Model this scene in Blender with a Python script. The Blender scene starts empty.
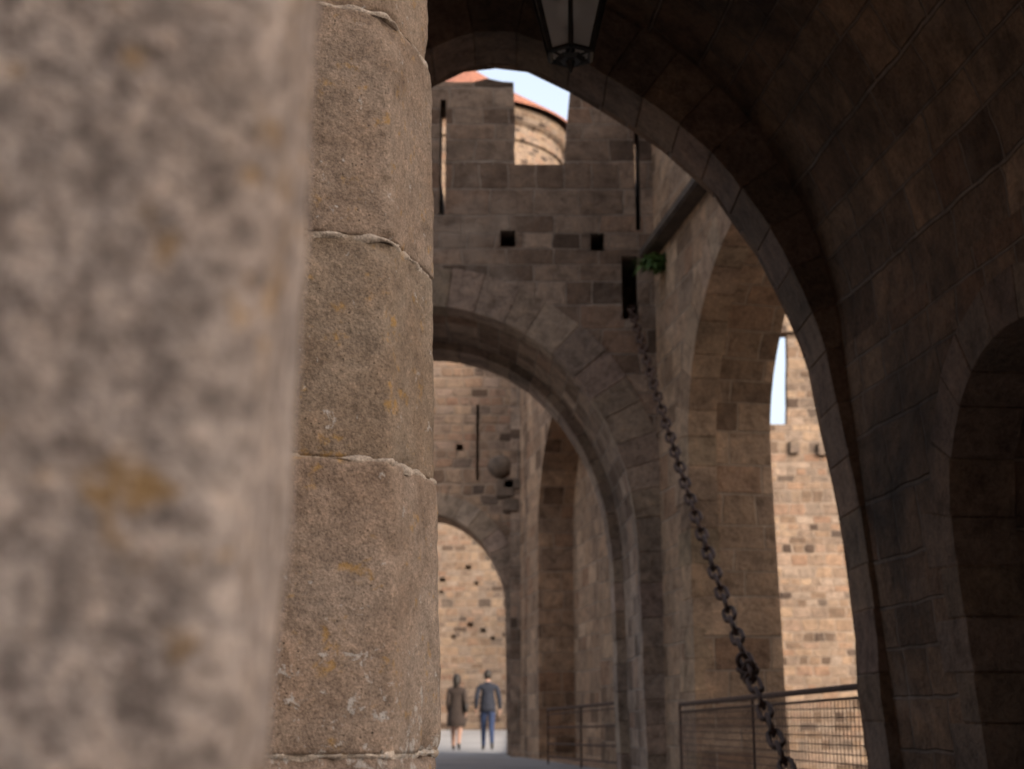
import bpy, bmesh, math, random
from mathutils import Vector, Matrix, noise
from mathutils.geometry import tessellate_polygon
random.seed(7)
S=bpy.context.scene
S.view_settings.view_transform='Standard'; S.view_settings.look='None'; S.view_settings.exposure=0
V=Vector
UP=V((0,0,1))

# ------------------------------------------------------------ materials
class NT:
    def __init__(s,name):
        s.m=bpy.data.materials.new(name); s.m.use_nodes=True
        s.t=s.m.node_tree; s.t.nodes.clear()
        s.out=s.n('ShaderNodeOutputMaterial'); s.b=s.n('ShaderNodeBsdfPrincipled')
        s.l(s.b.outputs[0],s.out.inputs[0])
    def n(s,ty,**k):
        x=s.t.nodes.new(ty)
        for a,b in k.items(): setattr(x,a,b)
        return x
    def l(s,a,b): s.t.links.new(a,b)
    def noise(s,vec,scale,detail=4,rough=.6,dist=0):
        x=s.n('ShaderNodeTexNoise'); x.inputs['Scale'].default_value=scale
        x.inputs['Detail'].default_value=detail; x.inputs['Roughness'].default_value=rough
        x.inputs['Distortion'].default_value=dist
        if vec: s.l(vec,x.inputs['Vector'])
        return x
    def ramp(s,fac,stops,interp='LINEAR'):
        r=s.n('ShaderNodeValToRGB'); r.color_ramp.interpolation=interp
        e=r.color_ramp.elements
        while len(e)<len(stops): e.new(.5)
        for i,(p,c) in enumerate(stops):
            e[i].position=p; e[i].color=(c if len(c)==4 else (*c,1)) if isinstance(c,tuple) else (c,c,c,1)
        s.l(fac,r.inputs[0]); return r.outputs[0]
    def mix(s,a,b,fac,mode='MIX'):
        x=s.n('ShaderNodeMix',data_type='RGBA',blend_type=mode)
        for i,v in ((0,fac),(6,a),(7,b)):
            if hasattr(v,'is_linked'): s.l(v,x.inputs[i])
            elif i==0: x.inputs[0].default_value=v
            else: x.inputs[i].default_value=(*v,1)
        return x.outputs[2]
    def math(s,op,a,b=0):
        x=s.n('ShaderNodeMath',operation=op)
        for i,v in ((0,a),(1,b)):
            if hasattr(v,'is_linked'): s.l(v,x.inputs[i])
            else: x.inputs[i].default_value=v
        return x.outputs[0]
    def bump(s,h,strength,dist,prev=None):
        x=s.n('ShaderNodeBump'); x.inputs['Strength'].default_value=strength
        x.inputs['Distance'].default_value=dist; s.l(h,x.inputs['Height'])
        if prev: s.l(prev,x.inputs['Normal'])
        return x.outputs[0]

def masonry(name,bw,rh,pal,mortar,ms=.018,warp=.03,stain=.6,seed=0,bloom=.35,mvis=.9):
    k=NT(name)
    uv=k.n('ShaderNodeUVMap').outputs[0]
    geo=k.n('ShaderNodeNewGeometry').outputs['Position']
    sep=k.n('ShaderNodeSeparateXYZ'); k.l(uv,sep.inputs[0])
    c1=k.n('ShaderNodeCombineXYZ'); k.l(sep.outputs[1],c1.inputs[1]); c1.inputs[0].default_value=seed*3.1
    n1=k.noise(c1.outputs[0],.9/rh*.33,0)
    dv=k.math('MULTIPLY',k.math('SUBTRACT',n1.outputs[0],.5),rh*1.8)
    c2=k.n('ShaderNodeCombineXYZ'); k.l(sep.outputs[0],c2.inputs[0]); k.l(k.math('ADD',sep.outputs[1],dv),c2.inputs[1])
    nw=k.noise(uv,2.2/rh*.3,2)
    ws=k.n('ShaderNodeVectorMath',operation='MULTIPLY_ADD')
    k.l(nw.outputs['Color'],ws.inputs[0]); ws.inputs[1].default_value=(warp*4,warp*1.2,0); k.l(c2.outputs[0],ws.inputs[2])
    br=k.n('ShaderNodeTexBrick'); k.l(ws.outputs[0],br.inputs['Vector'])
    br.offset=.43; br.offset_frequency=2; br.squash=.62; br.squash_frequency=3
    br.inputs['Color1'].default_value=(0,0,0,1); br.inputs['Color2'].default_value=(1,1,1,1)
    br.inputs['Mortar'].default_value=(.5,.5,.5,1)
    br.inputs['Scale'].default_value=1; br.inputs['Mortar Size'].default_value=ms
    br.inputs['Mortar Smooth'].default_value=.6; br.inputs['Brick Width'].default_value=bw
    br.inputs['Row Height'].default_value=rh
    n=len(pal)
    col=k.ramp(br.outputs['Color'],[(i/(n-1),c) for i,c in enumerate(pal)])
    m1=k.noise(geo,6,5,.7); col=k.mix(col,k.ramp(m1.outputs[0],[(.28,(.42,.39,.37)),(.5,(1,1,1)),(.72,(1.4,1.33,1.25))]),.9,'MULTIPLY')
    m2=k.noise(geo,38,3,.75); col=k.mix(col,k.ramp(m2.outputs[0],[(.3,(.6,.58,.56)),(.55,(1,1,1)),(.8,(1.3,1.3,1.28))]),.8,'MULTIPLY')
    st=k.noise(geo,.6,5,.7,.6)
    mf=k.math('MULTIPLY',br.outputs['Fac'],k.ramp(m1.outputs['Color'],[(.35,.3),(.6,mvis)]))
    col=k.mix(col,mortar,mf)
    col=k.mix(col,(.03,.024,.02),k.math('MULTIPLY',k.ramp(st.outputs[0],[(.47,0.0),(.70,1.0)]),stain))
    sc=k.n('ShaderNodeSeparateColor'); k.l(st.outputs['Color'],sc.inputs[0])
    col=k.mix(col,tuple(v*1.3 for v in mortar),k.math('MULTIPLY',k.ramp(sc.outputs[2],[(.56,0.0),(.70,1.0)]),bloom))
    k.l(col,k.b.inputs['Base Color']); k.b.inputs['Roughness'].default_value=.93
    k.b.inputs['Specular IOR Level'].default_value=.2
    h=k.math('SUBTRACT',k.math('MULTIPLY',br.outputs['Color'],.6),k.math('MULTIPLY',br.outputs['Fac'],1.2))
    h=k.math('ADD',h,k.math('MULTIPLY',m1.outputs[0],1.7)); h=k.math('ADD',h,k.math('MULTIPLY',m2.outputs[0],.4))
    k.l(k.bump(h,.95,.026),k.b.inputs['Normal'])
    return k.m
def sc(p,f): 
    if not isinstance(f,tuple): f=(f,f,f)
    return [tuple(v*g for v,g in zip(c,f)) for c in p]
WARM=[(.17,.115,.078),(.36,.25,.165),(.26,.185,.13),(.44,.31,.205),(.29,.185,.12),(.50,.365,.25)]
GREY=[(.11,.082,.064),(.30,.228,.175),(.38,.30,.235),(.19,.135,.10),(.47,.375,.295),(.31,.21,.15)]
RUB=[(.07,.05,.04),(.30,.215,.15),(.24,.185,.145),(.38,.285,.20),(.28,.18,.125),(.36,.29,.23),(.10,.075,.06)]
M_A=masonry('grey_ashlar',.54,.255,sc(GREY,(.97,.90,.87)),(.46,.37,.30),.011,.025,.55,seed=1,mvis=.95)
M_B=masonry('warm_lit_ashlar',.60,.29,sc(WARM,(1.2,1.14,1.12)),(.52,.40,.30),.011,.022,.3,seed=2,bloom=.2)  # palette raised in place of warm bounced light on the arcade reveal
M_V=masonry('shaded_vault_ashlar',.5,.25,sc(WARM,(.54,.47,.44)),(.22,.165,.13),.012,.035,.9,seed=3,bloom=.35)  # soot-dark palette, lowered further to put the passage shade into the colour
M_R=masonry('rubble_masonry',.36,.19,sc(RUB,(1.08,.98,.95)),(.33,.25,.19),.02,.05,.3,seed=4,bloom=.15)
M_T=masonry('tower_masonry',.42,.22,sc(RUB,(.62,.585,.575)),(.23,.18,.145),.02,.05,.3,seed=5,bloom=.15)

def stone_tinted(name,base,grain=1.0):
    k=NT(name)
    geo=k.n('ShaderNodeNewGeometry').outputs['Position']
    at=k.n('ShaderNodeAttribute',attribute_name='tint')
    m1=k.noise(geo,6,5,.7); m2=k.noise(geo,38*grain,3,.75)
    col=k.mix(base,at.outputs['Color'],1.0,'MULTIPLY')
    col=k.mix(col,k.ramp(m1.outputs[0],[(.28,(.42,.39,.37)),(.5,(1,1,1)),(.72,(1.4,1.33,1.25))]),.9,'MULTIPLY')
    col=k.mix(col,k.ramp(m2.outputs[0],[(.3,(.6,.58,.56)),(.55,(1,1,1)),(.8,(1.3,1.3,1.28))]),.8,'MULTIPLY')
    st=k.noise(geo,.6,5,.7,.6); col=k.mix(col,(.03,.024,.02),k.math('MULTIPLY',k.ramp(st.outputs[0],[(.47,0.0),(.70,1.0)]),.6))
    k.l(col,k.b.inputs['Base Color']); k.b.inputs['Roughness'].default_value=.93; k.b.inputs['Specular IOR Level'].default_value=.2
    k.l(k.bump(k.math('ADD',m1.outputs[0],k.math('MULTIPLY',m2.outputs[0],.3)),.8,.035),k.b.inputs['Normal'])
    return k.m
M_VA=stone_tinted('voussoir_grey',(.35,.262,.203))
M_VV=stone_tinted('voussoir_shaded',(.185,.125,.09))  # base colour lowered along with the vault, passage shade included
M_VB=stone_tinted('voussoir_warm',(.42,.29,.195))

def pillar_mat(name,base_a,base_b,lichen=.5,scale=1.0,coarse=0,lime=.7,pitf=.55,lth=.57):
    k=NT(name)
    geo=k.n('ShaderNodeNewGeometry').outputs['Position']
    at=k.n('ShaderNodeAttribute',attribute_name='tint')
    big=k.noise(geo,3.2*scale,4,.6,.4); mid=k.noise(geo,17*scale,5,.7); fin=k.noise(geo,260,2,.7); grit=k.noise(geo,90,3,.75)
    vo=k.n('ShaderNodeTexVoronoi'); vo.inputs['Scale'].default_value=95; k.l(geo,vo.inputs['Vector'])
    col=k.mix(base_a,base_b,k.ramp(big.outputs[0],[(.35,0.0),(.65,1.0)]))
    col=k.mix(col,at.outputs['Color'],1.0,'MULTIPLY')
    col=k.mix(col,k.ramp(mid.outputs[0],[(.25,(.55,.52,.5)),(.5,(1,1,1)),(.78,(1.4,1.36,1.32))]),.8,'MULTIPLY')
    col=k.mix(col,k.ramp(fin.outputs[0],[(.3,(.5,.48,.46)),(.5,(1,1,1)),(.72,(1.5,1.47,1.44))]),.8,'MULTIPLY')
    col=k.mix(col,k.ramp(grit.outputs[0],[(.3,(.62,.6,.58)),(.5,(1,1,1)),(.75,(1.35,1.3,1.27))]),.7,'MULTIPLY')
    if coarse:
        cn=k.noise(geo,75,4,.65); col=k.mix(col,k.ramp(cn.outputs[0],[(.36,(.42,.40,.40)),(.5,(1,1,1)),(.64,(1.5,1.46,1.42))]),coarse,'MULTIPLY')
    pit=k.math('MULTIPLY',k.ramp(vo.outputs['Distance'],[(.10,1.0),(.22,0.0)]),k.ramp(mid.outputs[0],[(.53,0.0),(.6,1.0)]))
    col=k.mix(col,(.02,.016,.013),k.math('MULTIPLY',pit,pitf))
    sp=k.n('ShaderNodeSeparateXYZ'); k.l(geo,sp.inputs[0])
    low=k.ramp(sp.outputs[2],[(.5,1.0),(.76,0.0)])
    pl=k.noise(geo,30*scale,5,.75,.5)
    col=k.mix(col,(.42,.39,.36),k.math('MULTIPLY',k.ramp(k.math('ADD',pl.outputs[0],k.math('MULTIPLY',low,.12)),[(.635,0.0),(.68,1.0)]),lime))
    s2=k.n('ShaderNodeSeparateColor'); k.l(mid.outputs['Color'],s2.inputs[0])
    l2=k.noise(geo,55*scale,2,.6)
    lf=k.math('MULTIPLY',k.ramp(s2.outputs[1],[(lth,0.0),(lth+.08,1.0)]),k.ramp(l2.outputs[0],[(.48,0.0),(.58,1.0)]))
    col=k.mix(col,(.33,.18,.045),k.math('MULTIPLY',lf,lichen))
    k.l(col,k.b.inputs['Base Color']); k.b.inputs['Roughness'].default_value=.92; k.b.inputs['Specular IOR Level'].default_value=.25
    h=k.math('ADD',k.math('MULTIPLY',mid.outputs[0],2.5),k.math('MULTIPLY',grit.outputs[0],.8)); h=k.math('ADD',h,k.math('MULTIPLY',fin.outputs[0],.25)); h=k.math('SUBTRACT',h,k.math('MULTIPLY',pit,.6))
    k.l(k.bump(h,.75,.004),k.b.inputs['Normal'])
    return k.m
M_P=pillar_mat('sandstone_pillar',(.20,.138,.098),(.24,.185,.145),.6)
M_F=pillar_mat('weathered_limestone',(.34,.272,.23),(.43,.365,.325),.75,1.3,.8,lime=.15,lth=.535)
M_MO=pillar_mat('lime_mortar',(.32,.255,.20),(.44,.37,.31),.3)

def simple(name,c,rough=.6,metal=0,ns=0,c2=None):
    k=NT(name); geo=k.n('ShaderNodeTexCoord').outputs['Object']
    if ns:
        nn=k.noise(geo,ns,4,.7); col=k.mix(c,c2,k.ramp(nn.outputs[0],[(.35,0.0),(.65,1.0)])); k.l(col,k.b.inputs['Base Color'])
        k.l(k.bump(nn.outputs[0],.4,.004),k.b.inputs['Normal'])
    else: k.b.inputs['Base Color'].default_value=(*c,1)
    k.b.inputs['Roughness'].default_value=rough; k.b.inputs['Metallic'].default_value=metal
    return k.m
M_RUST=simple('rusty_iron',(.05,.032,.024),.7,.3,30,(.14,.075,.05))
M_IRON=simple('black_iron',(.02,.019,.018),.5,.5,30,(.05,.045,.04))
M_LEAF=simple('fern_green',(.07,.14,.028),.7,0,20,(.15,.24,.055))
M_WOOD=simple('old_timber',(.06,.042,.033),.9,0,8,(.12,.085,.06))

# ------------------------------------------------------------ mesh helpers
def obj(name,mesh,mats,parent=None):
    o=bpy.data.objects.new(name,mesh); S.collection.objects.link(o)
    for m in (mats if isinstance(mats,(list,tuple)) else [mats]): mesh.materials.append(m)
    if parent: o.parent=parent
    return o
def empty(name,loc=(0,0,0)):
    e=bpy.data.objects.new(name,None); e.location=loc; S.collection.objects.link(e); return e
def finish(bm,name,mats,parent=None,smooth=False):
    bmesh.ops.recalc_face_normals(bm,faces=bm.faces)
    me=bpy.data.meshes.new(name); bm.to_mesh(me); bm.free()
    if smooth:
        for p in me.polygons: p.use_smooth=True
    return obj(name,me,mats,parent)

def loft_wall(name,front,back,O,dx,nrm,T,mat,parent=None,holes=(),up=UP,uoff=0.0):
    """front/back: outlines of (s,z), same count; holes: (polygon,depth)."""
    O=V(O); dx=V(dx).normalized(); nrm=V(nrm).normalized()
    bm=bmesh.new(); uvl=bm.loops.layers.uv.new('UVMap')
    P=lambda s,z,o: O+dx*s+up*z+nrm*o
    def face(vs,uvs):
        try: f=bm.faces.new([bm.verts.new(v) for v in vs])
        except ValueError: return
        for l,u in zip(f.loops,uvs): l[uvl].uv=u
    def poly(loops,off):
        flat=[p for lp in loops for p in lp]
        for tri in tessellate_polygon([[V((a,b,0)) for a,b in lp] for lp in loops]):
            face([P(*flat[i],off) for i in tri],[(flat[i][0]+uoff,flat[i][1]) for i in tri])
    poly([front]+[h[0] for h in holes],0)
    poly([back],T)
    def sides(a,b,o0,o1,u0=0):
        arc=0;n=len(a)
        for i in range(n):
            j=(i+1)%n; d=math.dist(a[i],a[j])
            face([P(*a[i],o0),P(*a[j],o0),P(*b[j],o1),P(*b[i],o1)],[(u0+o0,arc),(u0+o0,arc+d),(u0+o1,arc+d),(u0+o1,arc)]); arc+=d
    sides(front,back,0,T,uoff+3.3)
    for hp,d in holes:
        sides(hp,hp,0,d,7.7); poly([hp],d)
    bmesh.ops.remove_doubles(bm,verts=bm.verts,dist=1e-4)
    return finish(bm,name,mat,parent)

def arch(cx,hw,zs,rise,n=28,spread=.05,jit=.006,pexp=2.0):
    L=[];k=max(2,int(zs/.35))
    for i in range(k): 
        z=zs*i/k; L.append((cx-hw-spread*(1-i/k)+random.uniform(-jit,jit),z))
    A=[]
    for i in range(n+1):
        t=math.pi*(1-i/n); c=math.cos(t); s=math.sin(t)
        A.append((cx+hw*c+random.uniform(-jit,jit)*.6,zs+rise*(abs(s)**(2/pexp))+random.uniform(-jit,jit)*.6))
    R=[(cx+hw+spread*(1-i/k)+random.uniform(-jit,jit),zs*i/k) for i in reversed(range(k))]
    return L+A+R

def ring(name,pts,w,O,dx,nrm,mat,depth=.3,bl=.34,parent=None,proud=.018,inner=.006,up=UP,var=.2,quoin=0):
    O=V(O); dx=V(dx).normalized(); nrm=V(nrm).normalized()
    ds=[0]
    for i in range(len(pts)-1): ds.append(ds[-1]+math.dist(pts[i],pts[i+1]))
    def at(d):
        d=max(0,min(ds[-1],d))
        for i in range(len(ds)-1):
            if d<=ds[i+1]+1e-9:
                t=(d-ds[i])/max(1e-9,ds[i+1]-ds[i]); a,b=pts[i],pts[i+1]
                return V((a[0]+(b[0]-a[0])*t,a[1]+(b[1]-a[1])*t))
    def nor(d):
        a=at(d-.25); b=at(d+.25); t=(b-a).normalized(); return V((-t.y,t.x))
    bm=bmesh.new(); col=bm.loops.layers.float_color.new('tint')
    d=0; k=0
    while d<ds[-1]-.05:
        L=min(bl*random.uniform(.78,1.2),ds[-1]-d)
        g=.003
        ww=w*random.uniform(.96,1.04)
        if quoin and abs(nor(d+L/2).x)>.97: ww=w*(1+(quoin if k%2 else -quoin*.4)*random.uniform(.6,1.2))
        pr=proud*random.uniform(.5,1.4)
        a0=at(d+g)-nor(d+g)*inner*random.uniform(.6,2); a1=at(d+L-g)-nor(d+L-g)*inner*random.uniform(.6,2)
        am=at(d+L/2)-nor(d+L/2)*inner
        b0=at(d+g)+nor(d+g)*ww; b1=at(d+L-g)+nor(d+L-g)*ww
        loop=[a0,am,a1,b1,b0]
        fs=[]
        fv=[bm.verts.new(O+dx*p.x+up*p.y-nrm*pr) for p in loop]
        bv=[bm.verts.new(O+dx*p.x+up*p.y+nrm*depth) for p in loop]
        fs.append(bm.faces.new(fv)); fs.append(bm.faces.new(bv[::-1]))
        for i in range(5): fs.append(bm.faces.new([fv[i],fv[(i+1)%5],bv[(i+1)%5],bv[i]]))
        t=random.uniform(1-var,1+var); tc=(t*random.uniform(.97,1.05),t,t*random.uniform(.94,1.04),1)
        for f in fs:
            for l in f.loops: l[col]=tc
        d+=L; k+=1
    bmesh.ops.bevel(bm,geom=bm.edges[:],offset=.009,segments=2,profile=.6,affect='EDGES')
    return finish(bm,name,mat,parent)

def box(bm,c,s,rot=None):
    m=Matrix.Translation(V(c))@(rot.to_4x4() if rot else Matrix())@Matrix.Diagonal((*s,1))
    return bmesh.ops.create_cube(bm,size=1,matrix=m)['verts']
def tube(bm,a,b,r,seg=8):
    a=V(a);b=V(b);d=b-a; q=d.to_track_quat('Z','Y').to_matrix().to_4x4()
    bmesh.ops.create_cone(bm,cap_ends=True,segments=seg,radius1=r,radius2=r,depth=d.length,matrix=Matrix.Translation((a+b)/2)@q)

def uvbox(name,x0,x1,y0,y1,z0,z1,mat,parent=None):
    bm=bmesh.new(); uvl=bm.loops.layers.uv.new('UVMap')
    bmesh.ops.create_cube(bm,size=1,matrix=Matrix.Translation(((x0+x1)/2,(y0+y1)/2,(z0+z1)/2))@Matrix.Diagonal((x1-x0,y1-y0,z1-z0,1)))
    bm.normal_update()
    for f in bm.faces:
        for l in f.loops:
            c=l.vert.co
            l[uvl].uv=(c.x+c.y,c.z) if abs(f.normal.z)<.5 else (c.x,c.y)
    return finish(bm,name,mat,parent)

# ------------------------------------------------------------ gatehouse (passage we look through)
R=[(-.1,4.50),(.10,4.475),(.352,4.34),(.56,4.21),(.713,4.10),(.90,3.965),(1.066,3.81),(1.21,3.66),(1.325,3.49),(1.45,3.29),(1.546,3.09),(1.62,2.91),(1.676,2.74),(1.71,2.6),
   (1.745,2.42),(1.775,2.22),(1.81,1.99),(1.835,1.79),(1.865,1.56),(1.885,1.34),(1.895,1.06),(1.905,.79),(1.93,.37),(1.95,0)]
def offs(pts):
    out=[]
    for x,z in pts:
        o=.07+.36*max(0,min(1,(z-2.5)/2.0))**1.0
        if z>2.6:
            v=V((x+.1,(z-2.2)*1.05)).normalized()
        else: v=V((1,0))
        if abs(z-2.6)<1e-6: v=V((1,0)); o=.085
        out.append((x+v.x*o,z+v.y*o*(1 if z>2.6 else 0)))
    return out
def mirror(r): return [(-.2-x,z) for x,z in reversed(r[1:])]+r
Pj=[(x+random.uniform(-.008,.008)*(0<i<23),z) for i,(x,z) in enumerate(R)]
P=mirror(Pj)
gate=empty('gatehouse')
GH=18.5; YF=3.35; GX=14; GL=-5.5  # unseen height, width and passage length sized for the shade they cast
outl=[(GL,0)]+P+[(GX,0),(GX,GH),(GL,GH)]
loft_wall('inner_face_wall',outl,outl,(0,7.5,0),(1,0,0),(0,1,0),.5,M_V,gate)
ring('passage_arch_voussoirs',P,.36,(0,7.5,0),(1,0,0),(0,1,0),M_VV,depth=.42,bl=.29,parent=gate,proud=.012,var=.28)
RO=offs(R)
RU=[p for p,(x,z) in zip(RO,R) if z>=2.6]
def flare(pts,Y): return [(x+(1 if x>-.1 else -1)*.1*(7.5-Y)*(1 if abs(x+.1)>.5 else abs(x+.1)/.5),z) for x,z in pts]
bm=bmesh.new(); uvl=bm.loops.layers.uv.new('UVMap')
VU=mirror(RU); Ys=[7.51,7.0,6.5,6,5.5,5,4.5,4,YF]
rows=[[bm.verts.new((x,Y,z)) for x,z in flare(VU,Y)] for Y in Ys]
arc=[0]
for i in range(len(VU)-1): arc.append(arc[-1]+math.dist(VU[i],VU[i+1]))
for i in range(len(Ys)-1):
    for j in range(len(VU)-1):
        f=bm.faces.new([rows[i][j],rows[i][j+1],rows[i+1][j+1],rows[i+1][j]])
        for l,(a,b) in zip(f.loops,[(i,j),(i,j+1),(i+1,j+1),(i+1,j)]): l[uvl].uv=(Ys[a],arc[b])
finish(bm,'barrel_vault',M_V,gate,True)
xb=R[-1][0]+.07; xt=RU[-1][0]; tilt=V(((xt-xb)/2.6,0,1))
nich=arch(1.95,.88,1.35,.80,n=20,jit=.004,spread=.02)
nich=[(s,z+.05) for s,z in nich]
SL=(7.5-YF)*1.005
ol=[(0,0),(SL,0),(SL,2.6),(0,2.6)]
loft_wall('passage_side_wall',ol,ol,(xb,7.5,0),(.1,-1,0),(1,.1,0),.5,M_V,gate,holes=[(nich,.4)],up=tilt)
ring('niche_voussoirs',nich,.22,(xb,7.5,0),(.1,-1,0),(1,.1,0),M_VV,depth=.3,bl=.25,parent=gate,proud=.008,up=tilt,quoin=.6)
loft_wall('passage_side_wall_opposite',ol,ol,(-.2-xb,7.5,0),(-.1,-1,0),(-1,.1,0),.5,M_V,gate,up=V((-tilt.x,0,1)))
fo=[(x,z) for x,z in flare(mirror(RO),YF)]
outl2=[(GL,0)]+fo+[(GX,0),(GX,GH),(GL,GH)]
loft_wall('outer_face_wall',outl2,outl2,(0,YF-.4,0),(1,0,0),(0,1,0),.4,M_A,gate)
uvbox('roof_slab',GL,GX,YF-.4,8,GH+.002,GH+.4,M_A,gate)
uvbox('end_wall',GX-.5,GX-.01,YF+.002,7.498,0,GH-.01,M_A,gate)
uvbox('end_wall_far',GL+.01,GL+.5,YF+.002,7.498,0,GH-.01,M_A,gate)

# ------------------------------------------------------------ battlement wall (A) with big arch
bw=empty('battlement_wall')
A2=arch(-1.0,2.43,2.35,3.02,spread=.05,pexp=2.15)
A2b=[(-1.0+(s+1.0)*.965,z-.03*(z>1)) for s,z in A2]
def rect(a,b,c,d): return [(a,c),(b,c),(b,d),(a,d)]
XR=1.95
tail=[(XR,0),(XR,7.13),(1.53,7.13),(1.53,6.30),(1.47,6.30),(1.47,7.13),(-.80,7.13),(-.80,6.49),(-.87,6.49),(-.87,7.13),(-8,7.13)]
loft_wall('lower_wall',[(-8,0)]+A2+tail,[(-8,0)]+A2b+tail,(0,16,0),(1,0,0),(0,1,0),2.2,M_A,bw,
  holes=[(rect(-.14,.04,6.09,6.30),.5),(rect(.93,1.09,6.04,6.26),.5),(rect(1.29,1.48,5.20,5.98),.8)])
par=[(-8,7.13),(-.87,7.13),(-.87,7.97),(-.80,7.97),(-.80,7.13),(1.47,7.13),(1.47,7.62),(1.53,7.62),(1.53,7.13),(XR,7.13),(XR,8.02),(1.3,8.06),(1.1,8.01),(.9,8.05),(.70,8.06),(.675,7.8),(.655,7.5),(.62,7.14),(.615,7.131),
     (.036,7.131),(.022,7.4),(.038,7.7),(.025,8.0),(.02,8.20),(-.12,8.21),(-.3,8.25),(-.45,8.21),(-.62,8.20),(-1.4,8.23),(-1.41,7.14),(-2.0,7.14),(-2.01,8.2),(-3.3,8.2),(-3.31,7.14),(-3.9,7.14),(-3.91,8.2),(-8,8.2)]
loft_wall('parapet',par,par,(0,16,0),(1,0,0),(0,1,0),.55,M_A,bw,uoff=.17)
ring('arch_voussoirs',A2,.47,(0,16,0),(1,0,0),(0,1,0),M_VA,depth=.35,bl=.33,parent=bw,proud=.014,quoin=.35)
A2c=[(-1.0+(s+1.0)*.93,z-.10*(z>1)) for s,z in A2]
ring('inner_arch_voussoirs',A2c,.35,(0,17.6,0),(1,0,0),(0,1,0),M_VA,depth=.62,bl=.33,parent=bw,proud=.012)

# ------------------------------------------------------------ side wall (B) with open arch to the ditch
dB=V((.148,-1,0)).normalized(); nB=V((1,.148,0)).normalized()
OB=V((1.63,16.35,0))
cB=3.95
A3=arch(cB,2.35,3.35,2.02,spread=.0,pexp=2.0)
LB=8.35
bf=[(0,-.5)]+A3+[(LB,-.5),(LB,8.3),(0,8.3)]
bb=[(0,-.5)]+[(s+((0.22*(1-min(1,z/4))-.09) if s<cB else -.22*(1-min(1,z/4))),z) for s,z in A3]+[(LB,-.5),(LB,8.3),(0,8.3)]
sb=empty('arcade_side_wall')
loft_wall('wall_body',bf,bb,OB,dB,nB,.92,M_B,sb,uoff=.4)
ring('arcade_voussoirs',A3,.42,OB,dB,nB,M_VB,depth=.3,bl=.33,parent=sb,proud=.010,var=.15,quoin=.3)
bm=bmesh.new()
a=OB+dB*.36; b=OB+dB*5.5
rot=Matrix((nB,dB,UP)).transposed()
box(bm,(a+b)/2+UP*5.99-nB*.06,(.26,(b-a).length,.12),rot)
bmesh.ops.bevel(bm,geom=bm.edges[:],offset=.02,segments=2,affect='EDGES')
finish(bm,'timber_ledge',M_WOOD,sb)
uvbox('ditch_revetment',2.75,3.0,8.3,16.2,-3.5,-.51,M_B,sb)

# ------------------------------------------------------------ rear gate (E) + niche wall (G)
rg=empty('rear_gate_wall')
A4=arch(-1.75,1.62,2.75,1.92,spread=.04)
eo=[(-10,0)]+A4+[(.35,0),(.35,9.2),(-10,9.2)]
loft_wall('wall_body',eo,eo,(0,28,0),(1,0,0),(0,1,0),1.4,M_R,rg,holes=[(rect(-.72,-.66,5.3,6.85),.5),(rect(-1.12,-.98,5.9,6.04),.4)])
ring('arch_voussoirs',A4,.42,(0,28,0),(1,0,0),(0,1,0),M_VA,depth=.3,bl=.33,parent=rg,proud=.03)
dG=V((.156,-1,0)).normalized(); nG=V((1,.156,0)).normalized(); OG=V((.1,27.0,0))
ng=empty('niche_side_wall')
A5=arch(4.75,2.45,3.95,1.85,spread=.0,pexp=1.75)
go=[(0,0),(8.7,0),(8.7,8.5),(0,8.5)]
loft_wall('wall_body',go,go,OG,dG,nG,1.0,M_B,ng,holes=[([(s,z+.02) for s,z in A5],.62)],uoff=.9)
uvbox('return_wall',.102,1.0,27.02,27.995,0,8.5,M_A,ng)
uvbox('pilaster',-.03,.2,26.62,26.985,0,7.3,M_A,ng)
uvbox('pier_shaft',.24,.42,26.0,26.3,0,7.6,M_A,ng)
bm=bmesh.new()
bmesh.ops.create_uvsphere(bm,u_segments=16,v_segments=12,radius=.24,matrix=Matrix.Translation((-.22,26.75,5.35))@Matrix.Diagonal((1,1,.95,1)))
for (x,z,w,h) in ((-.12,4.92,.34,.34),(-.02,4.6,.3,.26),(.02,5.0,.4,.2)): box(bm,(x,26.78,z),(w,.4,h))
bmesh.ops.bevel(bm,geom=[e for e in bm.edges if len(e.link_faces)==2 and e.calc_face_angle()>1],offset=.03,segments=2,affect='EDGES')
col=bm.loops.layers.float_color.new('tint')
for f in bm.faces:
    for l in f.loops:l[col]=(.5,.5,.5,1)
finish(bm,'carved_corbels',M_VA,ng)

wf=[(-22,0),(6,0),(6,8.8),(-22,8.8)]
hl=[]
for i in range(22):
    x=random.uniform(-3.6,.2); z=random.uniform(3.0,5.6); q=random.uniform(.14,.24)
    hl.append((rect(x,x+q,z,z+q*.8),.25))
hl=[h for i,h in enumerate(hl) if all(abs(h[0][0][0]-g[0][0][0])>.3 or abs(h[0][0][1]-g[0][0][1])>.3 for g in hl[:i])][:9]
loft_wall('rubble_wall',wf,wf,(0,48,0),(1,0,0),(0,1,0),1.2,M_T,None,holes=hl)

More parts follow.
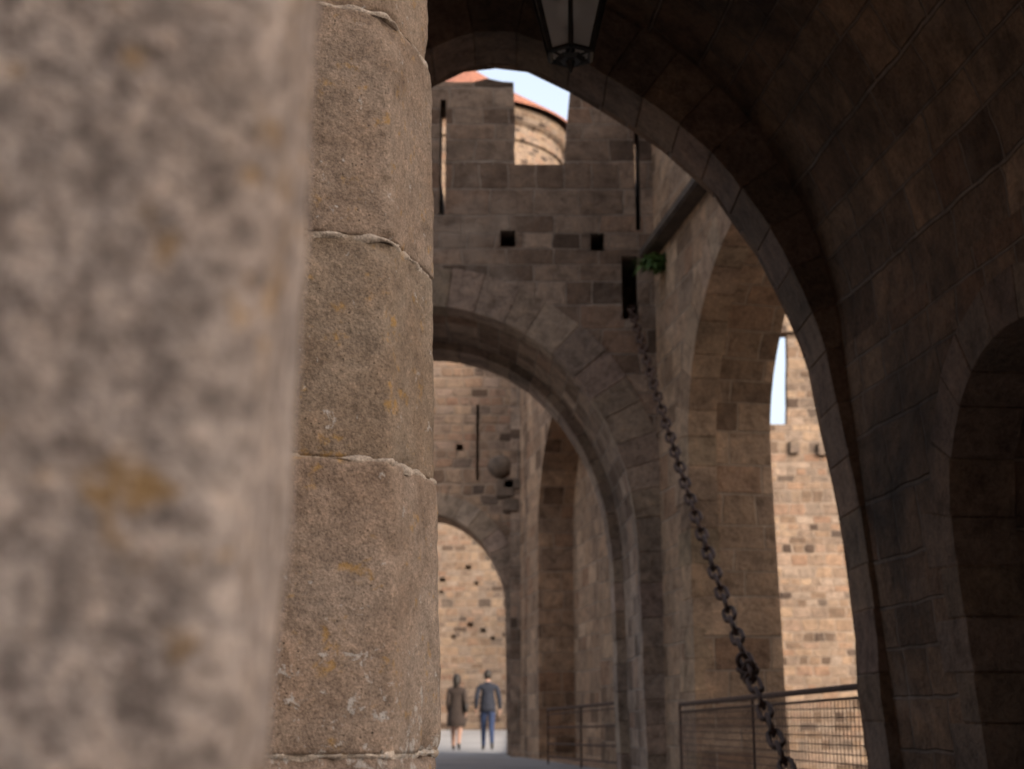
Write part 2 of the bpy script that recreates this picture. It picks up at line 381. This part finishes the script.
rt=empty('round_tower')
def lathe(name,prof,c,mat,parent,seg=48,a0=0,a1=2*math.pi):
    bm=bmesh.new(); uvl=bm.loops.layers.uv.new('UVMap'); rows=[]
    for r,z in prof: rows.append([bm.verts.new((c[0]+r*math.cos(a0+(a1-a0)*i/seg),c[1]+r*math.sin(a0+(a1-a0)*i/seg),z)) for i in range(seg+1)])
    rm=max(p[0] for p in prof)
    for j in range(len(prof)-1):
        for i in range(seg):
            f=bm.faces.new([rows[j][i],rows[j][i+1],rows[j+1][i+1],rows[j+1][i]])
            for l,(p,q) in zip(f.loops,[(j,i),(j,i+1),(j+1,i+1),(j+1,i)]): l[uvl].uv=((a1-a0)*q/seg*rm,prof[p][1]+prof[p][0]*.2)
    bmesh.ops.remove_doubles(bm,verts=bm.verts,dist=1e-4)
    return finish(bm,name,mat,parent)
tc=(-1.92,57.5)
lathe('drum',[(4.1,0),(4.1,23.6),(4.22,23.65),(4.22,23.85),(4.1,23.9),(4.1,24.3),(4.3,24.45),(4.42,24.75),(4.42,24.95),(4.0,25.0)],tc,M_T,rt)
k=NT('roof_tile_rows'); uv=k.n('ShaderNodeUVMap').outputs[0]
wv=k.n('ShaderNodeTexBrick'); k.l(uv,wv.inputs[0]); wv.inputs['Scale'].default_value=1; wv.inputs['Brick Width'].default_value=.25; wv.inputs['Row Height'].default_value=.12
wv.inputs['Color1'].default_value=(.20,.07,.04,1); wv.inputs['Color2'].default_value=(.28,.11,.06,1); wv.inputs['Mortar'].default_value=(.08,.03,.02,1); wv.inputs['Mortar Size'].default_value=.015
k.l(wv.outputs[0],k.b.inputs['Base Color']); k.b.inputs['Roughness'].default_value=.85
lathe('conical_roof',[(4.75,25.0),(4.72,25.12),(2.4,26.75),(0.01,28.6)],tc,k.m,rt)

st=empty('ditch_tower')
def tower_wall(name,x0,x1,y0,y1,z0,z1,holes=()):
    o=rect(x0,x1,z0,z1); loft_wall(name,o,o,(0,y0,0),(1,0,0),(0,1,0),y1-y0,M_T,st,holes=holes)
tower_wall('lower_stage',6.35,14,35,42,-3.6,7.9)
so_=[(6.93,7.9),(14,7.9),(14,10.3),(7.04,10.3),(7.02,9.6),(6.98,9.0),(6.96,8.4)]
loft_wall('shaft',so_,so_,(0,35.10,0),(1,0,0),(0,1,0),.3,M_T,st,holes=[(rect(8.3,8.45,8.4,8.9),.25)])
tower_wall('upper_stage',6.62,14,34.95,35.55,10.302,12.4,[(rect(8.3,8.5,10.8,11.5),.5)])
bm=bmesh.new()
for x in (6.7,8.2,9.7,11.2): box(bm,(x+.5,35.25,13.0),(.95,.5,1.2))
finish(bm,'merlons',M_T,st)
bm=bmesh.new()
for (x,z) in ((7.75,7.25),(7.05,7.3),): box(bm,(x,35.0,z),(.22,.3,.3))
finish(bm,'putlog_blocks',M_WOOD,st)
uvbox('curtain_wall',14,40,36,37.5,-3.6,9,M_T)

gt=empty('sun_block_tower')  # unseen block added behind the camera to shade the foreground from sun and sky
uvbox('sun_block_body',-12,12,-22,-9,0,14,M_A,gt)
bm=bmesh.new()
for i in range(10): box(bm,(-11.2+i*2.48,-9.4,14.6),(1.2,.8,1.2))
finish(bm,'merlons',M_A,gt)

# ------------------------------------------------------------ near pillar (in focus)
def smooth_poly(sec,step):
    pts=[]
    for a,b in zip(sec[:-1],sec[1:]):
        n=max(1,int(math.dist(a,b)/step))
        for i in range(n): pts.append((a[0]+(b[0]-a[0])*i/n,a[1]+(b[1]-a[1])*i/n))
    pts.append(sec[-1]); return pts
pil=empty('stone_pillar')
sec=[(-.62,2.05),(-.363,2.140),(-.197,2.197),(-.1905,2.201),(-.187,2.208),(-.134,2.395),(-.132,2.415),(-.139,2.43)]
fine=smooth_poly(sec,.006)
coarse=[(-.30,2.75),(-.9,2.85),(-1.0,1.95)]
loop=fine+coarse
cx,cy=-.55,2.4
zs=[0,.24,.572,1.018,1.384,1.785,2.2,2.62,3.0,3.4]
def seg_course(z0,z1,i):
    bm=bmesh.new(); col=bm.loops.layers.float_color.new('tint')
    vis = z1>.5 and z0<2.0
    n=max(2,int((z1-z0)/(.006 if vis else .05)))
    t={3:.95,4:1.0,2:1.06,5:1.05}.get(i,random.uniform(.9,1.1))
    tc=(t,t*random.uniform(.97,1.02),t*random.uniform(.95,1.05),1)
    ex={2:.004,3:.0,4:.003,5:-.002}.get(i,random.uniform(-.003,.003))
    rows=[]
    for j in range(n+1):
        z=z0+.0015+(z1-z0-.003)*j/n
        e=min(z-z0,z1-z); row=[]
        for (x,y) in loop:
            d=V((x-cx,y-cy)).normalized()
            p=V((x,y,z))
            edge=-.0045*math.exp(-(e-.0015)/.008)*(.2+1.8*abs(noise.noise(p*16)))
            disp=ex+edge+.003*noise.noise(p*9)+.0016*noise.noise(p*40)+.0010*noise.noise(p*110)
            chip=noise.noise(p*13+V((5,1,9))); 
            if e<.06 and chip>.15: disp-=(chip-.15)*.03*(1-e/.06)
            ar=math.dist((x,y),(-.19,2.203)); ac=noise.noise(p*20+V((8,2,1)))
            if ar<.02 and ac>.12: disp-=(ac-.12)*.025*(1-ar/.02)
            row.append(bm.verts.new((x+d.x*disp-.025*(z-1.0),y+d.y*disp,z)))
        rows.append(row)
    m=len(loop)
    for j in range(n):
        for q in range(m):
            f=bm.faces.new([rows[j][q],rows[j][(q+1)%m],rows[j+1][(q+1)%m],rows[j+1][q]])
            for l in f.loops:l[col]=tc
    bm.faces.new(rows[0]); bm.faces.new(rows[-1])
    finish(bm,'drum_%d'%i,M_P,pil,True)
for i in range(len(zs)-1): seg_course(zs[i],zs[i+1],i)
bm=bmesh.new(); col=bm.loops.layers.float_color.new('tint')
for zj in zs[1:-1]:
    rows=[]
    for j in range(9):
        a=j/8; row=[]
        for (x,y) in loop:
            d=V((x-cx,y-cy)).normalized(); p=V((x,y,zj))
            hgt=.0065+.009*noise.noise(p*30)
            z=zj+(a-.5)*2*hgt+.0015*noise.noise(p*25+V((3,3,3)))
            base=.003*noise.noise(p*9)+.0016*noise.noise(p*40)
            bul=base+math.sin(a*math.pi)*(.0035+.006*noise.noise(p*35))-.0035+.002*noise.noise(V((x,y,z))*120)
            row.append(bm.verts.new((x+d.x*bul-.025*(zj-1.0),y+d.y*bul,z)))
        rows.append(row)
    m=len(loop)
    for j in range(8):
        for q in range(m):
            f=bm.faces.new([rows[j][q],rows[j][(q+1)%m],rows[j+1][(q+1)%m],rows[j+1][q]])
            for l in f.loops:l[col]=(1,1,1,1)
finish(bm,'mortar_beds',M_MO,pil,True)
# ------------------------------------------------------------ out-of-focus jamb, very near
bm=bmesh.new(); col=bm.loops.layers.float_color.new('tint')
jl=smooth_poly([(-1.6,.30),(-.45,.44),(-.125,.50),(-.112,.508),(-.108,.522),(-.118,.66)],.012)
rows=[]
for j in range(150):
    z=2.2*j/149; row=[]
    for (x,y) in jl:
        p=V((x,y,z)); dd=.005*noise.noise(p*9)+.002*noise.noise(p*35)
        row.append(bm.verts.new((x+dd+.010+.030*(z-.6),y-dd*1.2,z)))
    row.append(bm.verts.new((-1.6,.9,z))); rows.append(row)
for j in range(149):
    for q in range(len(rows[0])-1):
        f=bm.faces.new([rows[j][q],rows[j][q+1],rows[j+1][q+1],rows[j+1][q]])
        for l in f.loops:l[col]=(1,1,1,1)
bm.faces.new(rows[-1])
finish(bm,'stone_jamb',M_F,None,True)

# ------------------------------------------------------------ ground & road
def gz(x,y):
    z=max(0,min(y-34,14))*.026
    if x>3.3 and y>8 and y<60: z=-3.5
    return z
xs=[-300,-60,-20,-8,-3.2,0,2.4,3.05,3.31,6,10,20,39,60,300]
ys=[-300,-60,-20,-5,0,4,7.9,8.1,12,16,22,28,34,38,42,48,59.9,60.1,120,300,600]
bm=bmesh.new(); G=[[bm.verts.new((x,y,gz(x,y))) for x in xs] for y in ys]
for i in range(len(ys)-1):
    for j in range(len(xs)-1): bm.faces.new([G[i][j],G[i][j+1],G[i+1][j+1],G[i+1][j]])
k=NT('dusty_ground'); geo=k.n('ShaderNodeNewGeometry').outputs['Position']
n1=k.noise(geo,1.2,6,.7); k.l(k.ramp(n1.outputs[0],[(.3,(.20,.165,.13)),(.7,(.34,.29,.23))]),k.b.inputs['Base Color']); k.b.inputs['Roughness'].default_value=.95
k.l(k.bump(n1.outputs[0],.5,.05),k.b.inputs['Normal'])
finish(bm,'ground',k.m)
k=NT('worn_paving'); geo=k.n('ShaderNodeNewGeometry').outputs['Position']
n1=k.noise(geo,.8,5,.7); n2=k.noise(geo,45,3,.7)
c=k.ramp(n1.outputs[0],[(.3,(.24,.23,.225)),(.7,(.34,.325,.315))]); c=k.mix(c,k.ramp(n2.outputs[0],[(.3,.7),(.7,1.2)]),.8,'MULTIPLY')
k.l(c,k.b.inputs['Base Color']); k.b.inputs['Roughness'].default_value=.85; k.l(k.bump(n2.outputs[0],.5,.01),k.b.inputs['Normal'])
bm=bmesh.new(); ry=[-4,0,4,8,12,16,22,28,34,38,42,47.9]; G=[[bm.verts.new((x,y,gz(0,y)+.004)) for x in (-3.2,-1,1,2.4)] if y<27 else [bm.verts.new((x,y,gz(0,y)+.004)) for x in (-3.2,-2,-1,-.05)] for y in ry]
for i in range(len(ry)-1):
    for j in range(3): bm.faces.new([G[i][j],G[i][j+1],G[i+1][j+1],G[i+1][j]])
finish(bm,'road',k.m)
bm=bmesh.new()
for i in range(16): 
    y=29.6+i*.95; box(bm,(.02,y+.47,gz(0,y+.47)+.06),(.16,.93,.14))
bmesh.ops.bevel(bm,geom=bm.edges[:],offset=.015,segments=2,affect='EDGES')
finish(bm,'kerb',M_MO)

# ------------------------------------------------------------ chain
def link(bm,c,d,roll,L=.15,W=.085,r=.0125):
    d=d.normalized(); q=d.to_track_quat('X','Z').to_matrix()@Matrix.Rotation(roll,3,'X')
    pts=[]; hl=L/2-W/2; rr=W/2-r
    for a in range(7): t=-math.pi/2+math.pi*a/6; pts.append((hl+rr*math.cos(t),rr*math.sin(t)))
    for a in range(7): t=math.pi/2+math.pi*a/6; pts.append((-hl+rr*math.cos(t),rr*math.sin(t)))
    n=len(pts); rg=[]
    for i in range(n):
        a=pts[i-1]; b=pts[(i+1)%n]; t=V((b[0]-a[0],b[1]-a[1])).normalized(); nn=V((t.y,-t.x))
        rg.append([bm.verts.new(V(c)+q@V((pts[i][0]+nn.x*r*math.cos(u*math.pi/3),pts[i][1]+nn.y*r*math.cos(u*math.pi/3),r*math.sin(u*math.pi/3)))) for u in range(6)])
    for i in range(n):
        for u in range(6): bm.faces.new([rg[i][u],rg[i][(u+1)%6],rg[(i+1)%n][(u+1)%6],rg[(i+1)%n][u]])
bm=bmesh.new()
def cp(t): 
    return V((1.40+.17*t+.05*t*(1-t),16.1-7.6*t,5.36-4.95*t-.95*t*(1-t)*(.5+.5*t)))
t=0; i=0; step=.17
while t<1.062:
    p=cp(t); q=cp(t+.01); s_=(q-p).length/.01
    link(bm,p,q-p,(i%2)*math.pi/2+.35+random.uniform(-.25,.25),L=.215,W=.108,r=.0165); t+=step/s_; i+=1
pk=cp(.865)
for j in range(5): link(bm,pk+V((random.uniform(-.03,.03),random.uniform(-.04,.04),random.uniform(-.06,.06))),V((random.uniform(-1,1),random.uniform(-1,1),random.uniform(-1,1))),j,L=.17,W=.1,r=.016)
finish(bm,'iron_chain',M_RUST,None,True)

# ------------------------------------------------------------ railings
def railing(name,a,b,n,grid=True):
    a=V(a);b=V(b); bm=bmesh.new(); d=(b-a)
    tube(bm,a,b,.022)
    for k in range(n+1):
        p=a+d*k/n; tube(bm,(p.x,p.y,0),p,.014)
    e=empty(name)
    tube(bm,V((a.x,a.y,.12)),V((b.x,b.y,.12)),.014)
    tube(bm,V((a.x,a.y,a.z-.07)),V((b.x,b.y,b.z-.07)),.010)
    finish(bm,'frame',M_RUST,e)
    if grid:
        bm=bmesh.new(); L=d.length; m=int(L/.075)
        for k in range(m):
            p=a+d*k/m; tube(bm,(p.x,p.y,.12),(p.x,p.y,p.z-.07),.004,4)
        z=.17
        while z<a.z-.08: tube(bm,(a.x,a.y,z),(b.x,b.y,z),.004,4); z+=.06
        finish(bm,'wire_mesh',M_RUST,e)
    else:
        bm=bmesh.new()
        for f in (.33,.62): tube(bm,a.lerp(V((a.x,a.y,0)),f),b.lerp(V((b.x,b.y,0)),f),.014)
        finish(bm,'mid_rails',M_RUST,e)
railing('metal_railing',(1.67,14.5,.79),(2.26,9.3,.845),2)
railing('metal_railing.001',(.54,22,.80),(1.36,18.35,.86),2,False)

# ------------------------------------------------------------ fern
bm=bmesh.new(); base=V((1.68,15.70,5.74))
for i in range(330):
    a=random.uniform(0,2*math.pi); el=random.uniform(-.6,1.1); L=random.uniform(.08,.33)
    d=V((math.cos(a)*math.cos(el)*.9,-abs(math.sin(a))*math.cos(el),math.sin(el)*.6)); s=base+V((random.uniform(-.12,.10),random.uniform(-.14,.02),random.uniform(-.06,.05)))
    w=d.cross(UP).normalized()*.022; m=s+d*L*.55+UP*.02; t=s+d*L-UP*.05*L/.2
    bm.faces.new([bm.verts.new(v) for v in (s,m-w,t,m+w)])
finish(bm,'fern_plant',M_LEAF)

# ------------------------------------------------------------ lantern
ln=empty('hanging_lantern'); LC=V((.268,6.0,0))
def fr(rs,zz,rot=.5): return [LC+V((r*math.cos(rot+a*math.pi/3),r*math.sin(rot+a*math.pi/3),z)) for r,z in zip(rs,zz) for a in range(6)]
zb,zt=3.595,3.965; rb,rtp=.105,.20
vb=fr([rb],[zb]); vt=fr([rtp],[zt])
bm=bmesh.new()
for i in range(6):
    j=(i+1)%6
    tube(bm,vb[i],vt[i],.013,6); tube(bm,vb[i],vb[j],.014,6); tube(bm,vt[i],vt[j],.016,6)
finish(bm,'frame',M_IRON,ln)
bm=bmesh.new()
for i in range(6):
    j=(i+1)%6; bm.faces.new([bm.verts.new(v) for v in (vb[i],vb[j],vt[j],vt[i])])
k=NT('frosted_glass'); tr=k.n('ShaderNodeBsdfTransparent'); mx=k.n('ShaderNodeMixShader'); mx.inputs[0].default_value=.6
tl=k.n('ShaderNodeBsdfTranslucent'); tl.inputs[0].default_value=(.8,.8,.78,1); m2=k.n('ShaderNodeMixShader'); m2.inputs[0].default_value=.6
k.b.inputs['Base Color'].default_value=(.75,.75,.73,1); k.b.inputs['Roughness'].default_value=.15
k.l(k.b.outputs[0],m2.inputs[1]); k.l(tl.outputs[0],m2.inputs[2])
k.l(tr.outputs[0],mx.inputs[1]); k.l(m2.outputs[0],mx.inputs[2]); k.l(mx.outputs[0],k.out.inputs[0])
finish(bm,'glass_panes',k.m,ln)
bm=bmesh.new()
def cone(r1,r2,z0,z1,seg=6):
    bmesh.ops.create_cone(bm,cap_ends=True,segments=seg,radius1=r1,radius2=r2,depth=z1-z0,matrix=Matrix.Translation(LC+V((0,0,(z0+z1)/2)))@Matrix.Rotation(.5,4,'Z'))
cone(.235,.06,zt+.016,zt+.13); cone(.07,.07,zt+.13,zt+.18); cone(.09,.01,zt+.18,zt+.24)
cone(.05,.07,zb-.03,zb-.012); cone(.006,.022,zb-.085,zb-.032,8)
for i in range(6): tube(bm,vb[i],LC+V((0,0,zb-.02)),.007,6)
tube(bm,LC+V((0,0,zt+.2)),LC+V((0,0,4.9)),.009)
finish(bm,'cap_and_rod',M_IRON,ln)
bm=bmesh.new(); bmesh.ops.create_uvsphere(bm,u_segments=16,v_segments=12,radius=.06,matrix=Matrix.Translation(LC+V((0,0,zb+.24)))@Matrix.Diagonal((1,1,1.25,1)))
finish(bm,'bulb',simple('bulb_glass',(.8,.8,.78),.3),ln,True)
bm=bmesh.new(); tube(bm,LC+V((0,0,zb)),LC+V((0,0,zb+.17)),.022); finish(bm,'bulb_socket',M_IRON,ln)

# ------------------------------------------------------------ people
def skin(name,verts,edges,root,mats,parent,matfn,sub=2):
    me=bpy.data.meshes.new(name); me.from_pydata([v[0] for v in verts],edges,[])
    o=bpy.data.objects.new(name,me); S.collection.objects.link(o)
    md=o.modifiers.new('s','SKIN'); md.use_smooth_shade=True
    sv=me.skin_vertices[0].data
    for i,v in enumerate(verts): sv[i].radius=v[1]; sv[i].use_root=(i==root)
    o.modifiers.new('ss','SUBSURF').levels=sub
    dg=bpy.context.evaluated_depsgraph_get(); dg.update()
    nm=bpy.data.meshes.new_from_object(o.evaluated_get(dg)); bpy.data.objects.remove(o)
    nm.name=name
    for m in mats: nm.materials.append(m)
    for p in nm.polygons: p.use_smooth=True; p.material_index=matfn(p.center)
    oo=bpy.data.objects.new(name,nm); S.collection.objects.link(oo); oo.parent=parent
    return oo
M_SK=simple('skin',(.36,.21,.15),.55); M_NAVY=simple('navy_jacket',(.010,.012,.022),.85,0,12,(.019,.022,.036)); M_JEAN=simple('blue_jeans',(.016,.028,.07),.9,0,14,(.028,.048,.115))
M_SHOE=simple('dark_shoe',(.03,.025,.022),.6); M_HAIR=simple('dark_hair',(.014,.010,.007),.6,0,60,(.026,.018,.013)); M_COAT=simple('brown_coat',(.030,.020,.017),.95,0,25,(.055,.038,.03))
def person(name,loc,sc,female):
    e=empty(name,loc); e.scale=(sc,sc,sc); e.rotation_euler=(0,0,.06 if not female else -.05)
    sh=.17 if female else .20; hp=.085
    top=M_COAT if female else M_NAVY
    eo=.035 if female else .06
    Vt=[((0,0,.96),(.15,.115)),((0,.01,1.12),(.15,.11)),((0,.015,1.28),(.175 if not female else .155,.12)),((0,0,1.40),(.12,.09)),((0,.005,1.49),(.058,.058)),((0,.015,1.60),(.05,.055)),
     ((-hp,.0,.86),(.09,.1)),((-hp,.15,.50),(.066,.07)),((-hp,.22,.12),(.045,.048)),((-hp,.25,.05),(.042,.04)),((-hp-.01,.37,.035),(.042,.028)),
     ((hp,-.01,.86),(.09,.1)),((hp,-.05,.50),(.066,.07)),((hp,-.30,.18),(.045,.048)),((hp,-.31,.10),(.042,.04)),((hp+.01,-.22,.03),(.042,.028)),
     ((-sh,0,1.385),(.07,.07)),((-sh-eo,-.06,1.13),(.054,.056)),((-sh-eo+.0,.07,.90),(.038,.04)),
     ((sh,0,1.385),(.07,.07)),((sh+eo,-.08,1.13),(.054,.056)),((sh+eo+.02,-.0,.89),(.038,.04))]
    E=[(0,1),(1,2),(2,3),(3,4),(4,5),(0,6),(6,7),(7,8),(8,9),(9,10),(0,11),(11,12),(12,13),(13,14),(14,15),(3,16),(16,17),(17,18),(3,19),(19,20),(20,21)]
    def mf(c):
        if c.z>1.49: return 0
        if c.z>.90 and not(abs(c.x)<.2 and c.z<.93): return 1
        if abs(c.x)>.2 and c.z>.8: return 1
        if c.z<.10 or (c.x>0 and c.z<.16 and c.y<-.1): return 3
        return 2
    skin('body',Vt,E,0,[M_SK,top,M_SK if female else M_JEAN,M_SHOE],e,mf)
    for sgn,w in ((-1,V(Vt[18][0])),(1,V(Vt[21][0]))):
        hv=[(tuple(w+V((0,0,.02))),(.026,.022)),(tuple(w+V((0,.01,-.05))),(.036,.016))]; he=[(0,1)]
        for fi,(oy,ln_) in enumerate(((-.03,.06),(-.01,.075),(.01,.08),(.03,.07))):
            b=len(hv); p=w+V((0,.01+oy,-.085)); hv+= [(tuple(p),(.010,.010)),(tuple(p+V((-sgn*.012,.004,-ln_*.5))),(.009,.009)),(tuple(p+V((-sgn*.035,.006,-ln_*.85))),(.008,.008))]; he+=[(1,b),(b,b+1),(b+1,b+2)]
        b=len(hv); p=w+V((-sgn*.01,.05,-.045)); hv+=[(tuple(p),(.012,.012)),(tuple(p+V((-sgn*.01,.015,-.04))),(.010,.010))]; he+=[(1,b),(b,b+1)]
        skin('hand',hv,he,1,[M_SK],e,lambda c:0,1)
    bm=bmesh.new(); bmesh.ops.create_uvsphere(bm,u_segments=20,v_segments=16,radius=1)
    for v in bm.verts:
        c=v.co.copy(); x,y,z=c.x*.080,c.y*.098,c.z*.118
        if z<0: x*=1+z*2.2; y=y*(1+z*.8)+(-z)*.12
        if abs(c.x)<.22 and c.y>.8 and -.35<c.z<.05: y+=.022*(1-abs(c.x)/.22)
        v.co=V((x,y+.015,z+1.645))
    for sx in (-1,1):
        bmesh.ops.create_uvsphere(bm,u_segments=8,v_segments=6,radius=1,matrix=Matrix.Translation((sx*.082,.01,1.635))@Matrix.Diagonal((.010,.02,.032,1)))
    finish(bm,'head',M_SK,e,True)
    bm=bmesh.new()
    for sx in (-1,1): bmesh.ops.create_uvsphere(bm,u_segments=8,v_segments=6,radius=.010,matrix=Matrix.Translation((sx*.03,.100,1.65)))
    box(bm,(0,.103,1.58),(.045,.008,.008))
    finish(bm,'eyes_and_mouth',M_HAIR,e,True)
    bm=bmesh.new(); bmesh.ops.create_uvsphere(bm,u_segments=24,v_segments=18,radius=1)
    for v in list(bm.verts):
        c=v.co.copy(); z=c.z*.125+1.655; x=c.x*.094; y=c.y*.106+.005
        if c.y>.35 and c.z<.45: y=min(y,.03); x*=.9
        if c.z<-.1 and c.y<.35:
            if female: z-= .13*(-c.z); y-=.01
            else: z=max(z,1.58); x*=.93
        n_=noise.noise(V((x,y,z))*30)*.006
        v.co=V((x+n_,y+n_,z+n_))
    finish(bm,'hair',M_HAIR,e,True)
    bm=bmesh.new(); prof=([(.135,.1,1.25),(.155,.118,1.1),(.185,.145,.92),(.215,.19,.75),(.23,.22,.56),(.225,.215,.555)] if female else [(.135,.1,1.24),(.165,.12,1.08),(.178,.13,.93),(.185,.135,.84),(.175,.125,.838)])
    rows=[]
    for a,b,z in prof:
        rows.append([bm.verts.new((a*math.cos(t*math.pi/14)*(1+.03*math.sin(t*3)),b*math.sin(t*math.pi/14)+.005,z)) for t in range(28)])
    for j in range(len(prof)-1):
        for t in range(28): bm.faces.new([rows[j][t],rows[j][(t+1)%28],rows[j+1][(t+1)%28],rows[j+1][t]])
    finish(bm,'coat_skirt' if female else 'jacket_hem',top,e,True)
    bm=bmesh.new(); bmesh.ops.create_cone(bm,cap_ends=True,segments=20,radius1=.095,radius2=.068,depth=.07,matrix=Matrix.Translation((0,.005,1.47)))
    finish(bm,'collar',top,e,True)
    if female:
        bm=bmesh.new(); box(bm,(.24,-.06,.98),(.08,.22,.2)); bmesh.ops.bevel(bm,geom=bm.edges[:],offset=.02,segments=2,affect='EDGES'); tube(bm,(.22,-.09,1.07),(.13,-.06,1.42),.008)
        finish(bm,'handbag',M_SHOE,e,True)
person('walking_man',(-.55,33,.0+.004),1.0,False)
person('walking_woman',(-1.24,32.6,.004),.94,True)

# ------------------------------------------------------------ light
az=V((.5,-.85)); el=math.radians(24)
d=V((-az.x,-az.y,-math.tan(el)*az.length)).normalized()
sun=bpy.data.lights.new('sun','SUN'); sun.energy=.75; sun.angle=math.radians(3); sun.color=(1,.80,.62)
so=bpy.data.objects.new('sun',sun); S.collection.objects.link(so); so.rotation_euler=d.to_track_quat('-Z','Y').to_euler()
w=bpy.data.worlds.new('World'); S.world=w; w.use_nodes=True; nt=w.node_tree
sk=nt.nodes.new('ShaderNodeTexSky'); sk.sky_type='NISHITA'; sk.sun_disc=False; sk.sun_elevation=el; sk.sun_rotation=math.atan2(az.x,az.y)
sk.dust_density=8; sk.air_density=.9; sk.ozone_density=.5
hs=nt.nodes.new('ShaderNodeHueSaturation'); hs.inputs['Saturation'].default_value=.58
bg=nt.nodes['Background']; nt.links.new(sk.outputs[0],hs.inputs['Color']); nt.links.new(hs.outputs[0],bg.inputs[0]); bg.inputs[1].default_value=.48

# ------------------------------------------------------------ camera
cam=bpy.data.cameras.new('camera'); cam.lens=50; cam.sensor_width=36; cam.clip_end=2000; cam.clip_start=.02
cam.dof.use_dof=True; cam.dof.focus_distance=3.0; cam.dof.aperture_fstop=5.6
co=bpy.data.objects.new('camera',cam); S.collection.objects.link(co); co.location=(0,0,.62); co.rotation_euler=(math.radians(90+13.35),0,0)
S.camera=co
